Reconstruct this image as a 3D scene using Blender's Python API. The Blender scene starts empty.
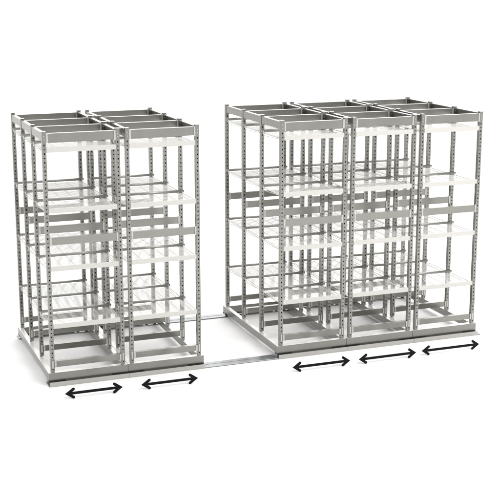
import bpy, bmesh, math
from mathutils import Vector, Matrix

C = bpy.context.scene.collection
F = 0.125                     # the carriage deck (post feet) stands this high above the floor
W, D, H = 0.694, 1.523, 2.2   # rack width, depth over the post rows, post height
BAY = D / 3
GAP = 0.0528
FIRST = [0.0, W + GAP, 2.2497, 2.2497 + W + GAP, 2.2497 + 2 * (W + GAP)]
LEVELS = [0.455, 0.988, 1.518, 2.060]      # shelf heights above the carriage
PW, PD = 0.034, 0.038         # post width and depth


# ------------------------------------------------------------------ materials
def metal(name, col, rough=0.42, metallic=0.25, var=0.06, scale=9.0, spec=0.5):
    m = bpy.data.materials.new(name)
    m.use_nodes = True
    nt = m.node_tree
    b = nt.nodes['Principled BSDF']
    b.inputs['Metallic'].default_value = metallic
    b.inputs['Specular IOR Level'].default_value = spec
    tc = nt.nodes.new('ShaderNodeTexCoord')
    big = nt.nodes.new('ShaderNodeTexNoise')
    big.inputs['Scale'].default_value = scale
    big.inputs['Detail'].default_value = 5
    fine = nt.nodes.new('ShaderNodeTexNoise')
    fine.inputs['Scale'].default_value = scale * 14
    fine.inputs['Detail'].default_value = 3
    mix = nt.nodes.new('ShaderNodeMath')
    mix.operation = 'ADD'
    ramp = nt.nodes.new('ShaderNodeMapRange')
    ramp.inputs['From Min'].default_value = 0.7
    ramp.inputs['From Max'].default_value = 1.3
    ramp.inputs['To Min'].default_value = 1 - var
    ramp.inputs['To Max'].default_value = 1 + var
    mul = nt.nodes.new('ShaderNodeVectorMath')
    mul.operation = 'SCALE'
    mul.inputs[0].default_value = col
    rr = nt.nodes.new('ShaderNodeMapRange')
    rr.inputs['From Min'].default_value = 0.3
    rr.inputs['From Max'].default_value = 0.7
    rr.inputs['To Min'].default_value = max(0.05, rough - 0.025)
    rr.inputs['To Max'].default_value = rough + 0.025
    L = nt.links.new
    mp = nt.nodes.new('ShaderNodeMapping')
    mp.inputs['Location'].default_value = (3.37, 5.71, 2.43)
    mp.inputs['Rotation'].default_value = (0.4, 0.7, 0.3)
    L(tc.outputs['Object'], mp.inputs['Vector'])
    L(mp.outputs[0], big.inputs['Vector'])
    L(mp.outputs[0], fine.inputs['Vector'])
    L(big.outputs['Fac'], mix.inputs[0])
    L(fine.outputs['Fac'], mix.inputs[1])
    L(mix.outputs[0], ramp.inputs['Value'])
    L(ramp.outputs[0], mul.inputs['Scale'])
    L(mul.outputs[0], b.inputs['Base Color'])
    L(big.outputs['Fac'], rr.inputs['Value'])
    L(rr.outputs[0], b.inputs['Roughness'])
    return m


def plain(name, col, rough=0.5, var=0.03, scale=3.0):
    return metal(name, col, rough, 0.0, var, scale)


M_STEEL = metal('galvanised_steel', (0.265, 0.261, 0.242), 0.25, 0.62)
M_BAR = metal('shelf_bar_steel', (0.34, 0.336, 0.315), 0.30, 0.70)
M_LIT_TOP = metal('lit_top_steel', (0.78, 0.775, 0.75), 0.30, 0.35, 0.03)  # carriage steel with the gleam of its upward faces put into the colour
M_KICK = metal('pale_zinc', (0.44, 0.433, 0.41), 0.38, 0.35, 0.05)
M_TAB = metal('bright_zinc', (0.50, 0.495, 0.475), 0.38, 0.3, 0.05)
M_WIRE = plain('cream_wire_coating', (0.56, 0.552, 0.525), 0.40)
M_MESH = plain('white_wire_coating', (0.68, 0.674, 0.65), 0.40)
M_RAIL = metal('polished_rail', (0.195, 0.201, 0.21), 0.30, 0.7, 0.05, 5.0)
M_DARK = plain('black_rubber', (0.025, 0.025, 0.027), 0.5)
M_INK = plain('black_lacquer', (0.006, 0.006, 0.007), 0.6)
M_INK.node_tree.nodes['Principled BSDF'].inputs['Specular IOR Level'].default_value = 0.12
M_FLOOR = plain('white_floor', (0.84, 0.84, 0.843), 0.75, 0.006, 0.8)
M_FLOOR.node_tree.nodes['Principled BSDF'].inputs['Specular IOR Level'].default_value = 0.2


# ------------------------------------------------------------------ mesh helpers
def new_obj(name, bm, mat, parent=None, loc=(0, 0, 0), bevel=0.0):
    me = bpy.data.meshes.new(name)
    bmesh.ops.recalc_face_normals(bm, faces=bm.faces[:])
    bm.to_mesh(me)
    bm.free()
    me.materials.append(mat)
    o = bpy.data.objects.new(name, me)
    o.location = loc
    C.objects.link(o)
    if parent is not None:
        o.parent = parent
    if bevel:
        b = o.modifiers.new('edge', 'BEVEL')
        b.width = bevel
        b.segments = 2
        b.limit_method = 'ANGLE'
    return o


def add_box(bm, x0, x1, y0, y1, z0, z1):
    vs = [bm.verts.new(p) for p in ((x0, y0, z0), (x1, y0, z0), (x1, y1, z0), (x0, y1, z0),
                                    (x0, y0, z1), (x1, y0, z1), (x1, y1, z1), (x0, y1, z1))]
    for f in ((0, 3, 2, 1), (4, 5, 6, 7), (0, 1, 5, 4), (1, 2, 6, 5), (2, 3, 7, 6), (3, 0, 4, 7)):
        bm.faces.new([vs[i] for i in f])


def add_extrude(bm, prof, axis, a0, a1):
    """closed profile swept along x (prof = (y, z)), y (prof = (x, z)) or z (prof = (x, y))"""
    def P(p, a):
        return {'x': (a, p[0], p[1]), 'y': (p[0], a, p[1]), 'z': (p[0], p[1], a)}[axis]
    r0 = [bm.verts.new(P(p, a0)) for p in prof]
    r1 = [bm.verts.new(P(p, a1)) for p in prof]
    n = len(prof)
    for i in range(n):
        j = (i + 1) % n
        bm.faces.new((r0[i], r0[j], r1[j], r1[i]))
    bm.faces.new(r0)
    bm.faces.new(r1)


def channel(y0, depth, z0, z1, t=0.003, lip=0.010):
    """C section with its web at y0 and short return lips on the flanges"""
    y1 = y0 + depth
    return [(y0, z0), (y1, z0), (y1, z0 + lip), (y1 - t, z0 + lip), (y1 - t, z0 + t), (y0 + t, z0 + t),
            (y0 + t, z1 - t), (y1 - t, z1 - t), (y1 - t, z1 - lip), (y1, z1 - lip), (y1, z1), (y0, z1)]


def add_tube(bm, pts, r, n=6):
    rings = []
    for i, p in enumerate(pts):
        p = Vector(p)
        a = Vector(pts[max(0, i - 1)])
        b = Vector(pts[min(len(pts) - 1, i + 1)])
        d = (b - a).normalized()
        up = Vector((0, 0, 1)) if abs(d.z) < 0.9 else Vector((1, 0, 0))
        u = d.cross(up).normalized()
        v = d.cross(u)
        rings.append([bm.verts.new(p + r * (math.cos(2 * math.pi * k / n) * u + math.sin(2 * math.pi * k / n) * v))
                      for k in range(n)])
    for q, s in zip(rings, rings[1:]):
        for k in range(n):
            bm.faces.new((q[k], q[(k + 1) % n], s[(k + 1) % n], s[k]))
    bm.faces.new(rings[0])
    bm.faces.new(rings[-1])


def add_disc(bm, cx, cy, cz, r, w, n=24):
    """a wheel lying across y"""
    prof = [(cx + r * math.cos(2 * math.pi * k / n), cz + r * math.sin(2 * math.pi * k / n)) for k in range(n)]
    add_extrude(bm, prof, 'y', cy - w / 2, cy + w / 2)


# ------------------------------------------------------------------ post: slotted C section
def post_mesh():
    bm = bmesh.new()
    pitch = 0.0760
    cells = 28
    z_lo = 0.030

    def strip(org, ax, width, hw, hh, zoff):
        """a wall of the post: width along ax, slots of half size hw x hh in every pitch"""
        us = [0, width / 2 - hw, width / 2 + hw, width]
        zs = [0.0]
        slots = []
        for k in range(2 * cells):                 # a small hole between every two slots
            zc = z_lo + zoff + k * pitch / 2
            h = hh if k % 2 == 0 else hh * 0.55
            if zc + h > H - 0.09:
                break
            zs += [zc - h, zc + h]
            slots.append(len(zs) - 2)
        zs.append(H)
        grid = [[bm.verts.new((org[0] + ax[0] * u, org[1] + ax[1] * u, z)) for u in us] for z in zs]
        for i in range(len(zs) - 1):
            for j in range(3):
                if j == 1 and i in slots:
                    continue
                bm.faces.new((grid[i][j], grid[i][j + 1], grid[i + 1][j + 1], grid[i + 1][j]))
    strip((0, 0), (1, 0), PW, 0.0056, 0.0080, 0.0)                 # front face
    strip((0, 0), (0, 1), PD, 0.0036, 0.0056, pitch / 2)          # left flank
    strip((PW, 0), (0, 1), PD, 0.0036, 0.0056, 0.2 * pitch)        # right flank
    strip((0, PD), (1, 0), PW, 0.0050, 0.0060, 0.6 * pitch)        # back
    bmesh.ops.remove_doubles(bm, verts=bm.verts[:], dist=0.0002)
    return bm


# ------------------------------------------------------------------ rack
def build_rack():
    root = bpy.data.objects.new('shelving_rack', None)
    C.objects.link(root)
    root['category'] = 'shelving rack'
    root['group'] = 'mobile shelving racks on floor rails'
    o0, o1 = -GAP / 2 + 0.0012, W + GAP / 2 - 0.0012
    # carriage: four channels on edge, open to the inside, butted at the corners
    yb0, yb1 = -0.006, D + PD + 0.006
    bm = bmesh.new()
    zt, zb = F - 0.004, F - 0.077
    add_box(bm, o0, o1, yb0, yb0 + 0.052, zb, zt)
    add_box(bm, o0, o1, yb1 - 0.052, yb1, zb, zt)
    add_box(bm, o0, o0 + 0.046, yb0 + 0.053, yb1 - 0.053, zb + 0.001, zt - 0.001)
    add_box(bm, o1 - 0.046, o1, yb0 + 0.053, yb1 - 0.053, zb + 0.001, zt - 0.001)
    for y in (-0.0025, D + PD - 0.0015):                  # plates added so the shaded gap between the wheels reads dark
        add_box(bm, 0.1303, W - 0.1303, y, y + 0.004, 0.013, zb - 0.0005)
    carriage = new_obj('carriage', bm, M_STEEL, root, (0, 0, 0), 0.0015)
    carriage.data.materials.append(M_LIT_TOP)              # light on the frame's top faces, painted as a paler colour
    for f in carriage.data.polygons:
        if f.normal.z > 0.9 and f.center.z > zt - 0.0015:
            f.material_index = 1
    # wheels with their forks under both cross channels
    for y in (0.022, D + PD - 0.022):
        for x in (0.052, W - 0.052):
            bm = bmesh.new()
            add_box(bm, x - 0.078, x + 0.078, y - 0.027, y + 0.027, F - 0.0800, F - 0.0775)
            add_box(bm, x - 0.078, x + 0.078, y - 0.027, y - 0.0225, F - 0.094, F - 0.0800)
            add_box(bm, x - 0.078, x + 0.078, y + 0.0225, y + 0.027, F - 0.094, F - 0.0800)
            if y < 0.1:
                add_box(bm, x - 0.03, x + 0.03, -0.041, y - 0.027, F - 0.094, F - 0.091)
            fork = new_obj('wheel_fork', bm, M_DARK, carriage)
            for dx in (-0.046, 0.046):
                bm = bmesh.new()
                add_disc(bm, x + dx, y, 0.0100 + 0.0165, 0.0165, 0.034)
                new_obj('wheel', bm, M_DARK, carriage)
    # pale strip low in front of the wheels, held by the tabs of the forks
    bm = bmesh.new()
    add_box(bm, o0, o1, -0.045, -0.041, 0.002, 0.0435)
    new_obj('kick_strip', bm, M_KICK, carriage)
    # posts
    pm = None
    for r in range(4):
        for s in (0, 1):
            loc = (0 if s == 0 else W - PW, r * BAY, F)
            if pm is None:
                p = new_obj('post', post_mesh(), M_STEEL, root, loc)
                sol = p.modifiers.new('wall', 'SOLIDIFY')
                sol.thickness = 0.0018
                sol.offset = 0
                pm = p
            else:
                p = pm.copy()
                p.location = loc
                C.objects.link(p)
                p.parent = root
            # bright plate and bolt heads where the low beam is hung
            bm = bmesh.new()
            add_box(bm, 0.010, PW - 0.010, -0.0042, -0.0014, 0.036, 0.112)
            new_obj('foot_plate', bm, M_TAB, p, (0, 0, 0), 0.0006)
            for zb_ in (H - 0.070, H - 0.040):
                bm = bmesh.new()
                prof = [(PW / 2 + 0.0055 * math.cos(math.pi * (q / 3 + 1 / 6)), zb_ + 0.0055 * math.sin(math.pi * (q / 3 + 1 / 6)))
                        for q in range(6)]
                add_extrude(bm, prof, 'y', -0.0052, -0.0012)
                new_obj('bolt', bm, M_TAB, p, (0, 0, 0), 0.0008)
            # cap
            bm = bmesh.new()
            add_box(bm, -0.0025, PW + (0.020 if s else 0.0025), -0.0025, PD + 0.0025, H + 0.001, H + 0.0045)
            new_obj('post_cap', bm, M_TAB, p, (0, 0, 0), 0.001)
    # beams across each row of posts
    kinds = [('top_beam', H - 0.094, H - 0.016, 0.042), ('cross_beam', 1.184, 1.254, 0.036), ('low_beam', 0.046, 0.102, 0.040)]
    for name, z0, z1, dep in kinds:
        first = None
        for r in range(4):
            if first is None:
                bm = bmesh.new()
                add_extrude(bm, channel(0.002, dep, z0, z1), 'x', PW + 0.002, W - PW - 0.002)
                b = new_obj(name, bm, M_STEEL, root, (0, 0, F))
                first = b
                ends = []
                for xa, xb in ((PW + 0.0015, PW + 0.017), (W - PW - 0.017, W - PW - 0.0015)):
                    bm = bmesh.new()
                    ex = 0.001 if name == 'low_beam' else 0.005
                    add_box(bm, xa, xb, -0.0035, 0.0005, z0 - ex, z1 + ex)
                    ends.append(new_obj('end_plate', bm, M_TAB, b, (0, 0, 0), 0.0006))
            else:
                b = first.copy()
                b.location = (0, r * BAY, F)
                C.objects.link(b)
                b.parent = root
                for e0 in ends:
                    e = e0.copy()
                    C.objects.link(e)
                    e.parent = b
    # top beams running front to back along both sides, bay by bay, lying between the posts
    for s in (0, 1):
        for k in range(3):
            bm = bmesh.new()
            y0, y1 = k * BAY + PD + 0.002, (k + 1) * BAY - 0.002
            prof = channel(0.003, 0.034, H - 0.080, H - 0.010)
            if s:
                prof = [(W - a, z) for a, z in prof]
            add_extrude(bm, prof, 'y', y0, y1)
            new_obj('side_beam', bm, M_STEEL, root, (0, 0, F))
    # wire shelves: four levels, three bays deep
    shelf0 = None
    for k in range(3):
        for z in LEVELS:
            loc = (0, k * BAY, F + z)
            if shelf0 is None:
                bm = bmesh.new()
                ya, yz = 0.012, BAY - 0.028
                n = 13
                for i in range(n):
                    y = ya + 0.022 + (yz - ya - 0.03) * i / (n - 1)
                    add_tube(bm, [(0.010, y, -0.034), (W - 0.010, y, -0.034)], 0.0023)
                for i in range(6):
                    x = 0.05 + (W - 0.10) * i / 5
                    add_tube(bm, [(x, ya - 0.008, -0.0388), (x, yz, -0.0388), (x, yz + 0.008, -0.022)], 0.0025)
                for x in (0.012, W - 0.012):
                    xi = PW + 0.004 if x < 0.1 else W - PW - 0.004
                    add_tube(bm, [(xi, ya - 0.006, -0.012), (xi, PD + 0.012, -0.026), (x, PD + 0.03, -0.030), (x, yz - 0.03, -0.030), (x, yz + 0.006, -0.010)], 0.0032)
                    add_tube(bm, [(xi, ya - 0.006, -0.038), (xi, PD + 0.05, -0.046), (x, yz - 0.05, -0.052), (x, yz - 0.012, -0.050), (x, yz + 0.006, -0.022)], 0.0028)
                sh = new_obj('wire_shelf', bm, M_MESH, root, loc)
                shelf0 = sh
                bm = bmesh.new()
                lip = [(-0.002, -0.044), (0.004, -0.044), (0.004, -0.003), (0.012, -0.003), (0.012, 0.0), (-0.002, 0.0)]
                add_extrude(bm, lip, 'x', PW + 0.002, W - PW - 0.002)
                l0 = new_obj('shelf_lip', bm, M_WIRE, sh, (0, 0, 0), 0.0012)
                bm = bmesh.new()
                add_tube(bm, [(-0.004, BAY - 0.016, -0.0125), (W + 0.004, BAY - 0.016, -0.0125)], 0.0128, 16)
                b0 = new_obj('support_bar', bm, M_BAR, sh)
                for f in b0.data.polygons:
                    f.use_smooth = len(f.vertices) == 4
            else:
                sh = shelf0.copy()
                sh.location = loc
                C.objects.link(sh)
                sh.parent = root
                for src in ((l0, b0) if k == 0 else (b0,)):
                    c = src.copy()
                    C.objects.link(c)
                    c.parent = sh
    return root


def copy_tree(o, parent=None):
    c = o.copy()
    C.objects.link(c)
    c.parent = parent
    for ch in list(o.children):
        copy_tree(ch, c)
    return c


rack = build_rack()
rack['label'] = 'grey steel mobile shelving rack, outer left one of the pair left of the open aisle'
labels = ['grey steel mobile shelving rack of the left pair, right one, facing the open aisle',
          'grey steel mobile shelving rack beside the open aisle, leftmost of the right block of three',
          'grey steel mobile shelving rack standing in the middle of the right block of three',
          'grey steel mobile shelving rack at the far right end of the block of three']
for x, lab in zip(FIRST[1:], labels):
    r = copy_tree(rack)
    r.location = (x, 0, 0)
    r['label'] = lab

# ------------------------------------------------------------------ floor rails
RX0, RX1 = -0.030, FIRST[4] + W + 0.062


def floor_rail(yc, label):
    bm = bmesh.new()
    w = 0.072
    prof = [(yc - w, 0.0), (yc - w, 0.006), (yc - w + 0.003, 0.0095), (yc - 0.004, 0.0095), (yc - 0.003, 0.006), (yc + 0.003, 0.006),
            (yc + 0.004, 0.0095), (yc + 0.040, 0.0095), (yc + 0.041, 0.006), (yc + w, 0.006), (yc + w, 0.0)]
    add_extrude(bm, prof, 'x', RX0, RX1)
    o = new_obj('floor_rail', bm, M_RAIL, None, (0, 0, 0.0005))
    o['label'] = label
    o['category'] = 'rail'
    o['group'] = 'rails on the floor'
    return o


floor_rail(0.034, 'polished flat steel floor rail along the front, nearest the black arrows')
floor_rail(1.575, 'polished flat steel floor rail along the back, seen through the open aisle')

# ------------------------------------------------------------------ black double-headed arrows standing on the floor
ARROWS = [(0.037, 0.562, -0.40, 'black double-headed arrow in front of the leftmost rack'),
          (0.731, 1.271, -0.411, 'black double-headed arrow in front of the rack left of the open aisle'),
          (2.196, 2.797, -0.454, 'black double-headed arrow in front of the rack right of the open aisle'),
          (2.885, 3.509, -0.462, 'black double-headed arrow in front of the middle rack of three'),
          (3.579, 4.232, -0.447, 'black double-headed arrow in front of the far right rack')]


def arrow_outline(L):
    """right half of the outline from the top centre round the tip to the bottom centre"""
    s, hw, hl, st = 0.0125, 0.050, 0.072, 0.026
    k = hl / hw
    n = math.hypot(hl, hw)
    ux, uz = -hl / n, hw / n               # along the upper barb, away from the tip
    px, pz = -uz, ux                       # across the barb, inward
    e = Vector((L / 2 + ux * n, uz * n))
    inner = e + Vector((px, pz)) * st
    half = [(e.x, e.y), (L / 2, 0.0)]
    # inner edge meets the shaft edge
    tt = (inner.y - s) / uz
    meet = (inner.x - ux * tt, s)
    pts = [meet, (inner.x, inner.y)]
    for a in (0.25, 0.5, 0.75):            # rounded barb end
        q = inner.lerp(e, a) + Vector((ux, uz)) * (st * 0.42 * math.sin(a * math.pi))
        pts.append((q.x, q.y))
    pts += half
    low = [(x, -z) for x, z in reversed(pts[:-1])]
    return pts + low


for x0, x1, y, lab in ARROWS:
    L = x1 - x0
    right = arrow_outline(L)
    left = [(-x, -z) for x, z in right]
    bm = bmesh.new()
    add_extrude(bm, right + left, 'y', -0.003, 0.003)
    zmin = min(v.co.z for v in bm.verts)
    o = new_obj('double_arrow', bm, M_INK, None, ((x0 + x1) / 2, y, -zmin + 0.0003))
    o['label'] = lab
    o['category'] = 'arrow'
    o['group'] = 'black arrows along the front rail'

# ------------------------------------------------------------------ floor
bm = bmesh.new()
vs = [bm.verts.new(p) for p in ((-300, -60, 0), (300, -60, 0), (300, 500, 0), (-300, 500, 0))]
bm.faces.new(vs)
fl = new_obj('floor', bm, M_FLOOR)
fl['kind'] = 'structure'

# ------------------------------------------------------------------ studio light
world = bpy.data.worlds.new('World')
bpy.context.scene.world = world
world.use_nodes = True
nt = world.node_tree
bg = nt.nodes['Background']
tc = nt.nodes.new('ShaderNodeTexCoord')
sep = nt.nodes.new('ShaderNodeSeparateXYZ')
# dim round the horizon, bright overhead and high behind the racks
nrm = nt.nodes.new('ShaderNodeVectorMath')
nrm.operation = 'NORMALIZE'
nt.links.new(tc.outputs['Generated'], nrm.inputs[0])
nt.links.new(nrm.outputs[0], sep.inputs[0])


def ramp(sock, lo_, hi_, a, b):
    r = nt.nodes.new('ShaderNodeMapRange')
    r.interpolation_type = 'SMOOTHSTEP'
    r.inputs['From Min'].default_value, r.inputs['From Max'].default_value = lo_, hi_
    r.inputs['To Min'].default_value, r.inputs['To Max'].default_value = a, b
    nt.links.new(sock, r.inputs['Value'])
    return r.outputs[0]


def node(op, a, b):
    m = nt.nodes.new('ShaderNodeMath')
    m.operation = op
    nt.links.new(a, m.inputs[0])
    nt.links.new(b, m.inputs[1])
    return m.outputs[0]


zen = ramp(sep.outputs['Z'], 0.30, 0.95, 0.34, 1.75)
dot = nt.nodes.new('ShaderNodeVectorMath')
dot.operation = 'DOT_PRODUCT'
nt.links.new(nrm.outputs[0], dot.inputs[0])
dot.inputs[1].default_value = Vector((0.33, 0.85, 0.40)).normalized()
rear = ramp(dot.outputs['Value'], 0.72, 0.97, 0.0, 2.3)
nt.links.new(node('ADD', zen, rear), bg.inputs['Strength'])
bg.inputs['Color'].default_value = (1.0, 0.995, 0.985, 1)

ld = bpy.data.lights.new('softbox', 'AREA')
ld.shape = 'RECTANGLE'
ld.size, ld.size_y = 8.0, 6.0
ld.energy = 900
ld.color = (1.0, 0.985, 0.96)
lo = bpy.data.objects.new('softbox', ld)
lo.location = (7.0, -7.5, 8.5)
d = Vector((2.2, 0.6, 0.6)) - lo.location
lo.rotation_euler = d.to_track_quat('-Z', 'Y').to_euler()
C.objects.link(lo)

# ------------------------------------------------------------------ camera
cd = bpy.data.cameras.new('camera')
cam = bpy.data.objects.new('camera', cd)
C.objects.link(cam)
cam.location = (-1.94728, -10.14299, 3.52056 + F)
cam.rotation_euler = (math.radians(76.87), math.radians(-0.0178), math.radians(-20.9643))
cd.sensor_fit = 'HORIZONTAL'
cd.sensor_width = 36
cd.lens = 1173.985 / 500 * 36
cd.clip_end = 1500
cd.clip_start = 0.1
sc = bpy.context.scene
sc.camera = cam
sc.view_settings.view_transform = 'Standard'
sc.view_settings.look = 'None'
sc.view_settings.exposure = 0
sc.view_settings.gamma = 1
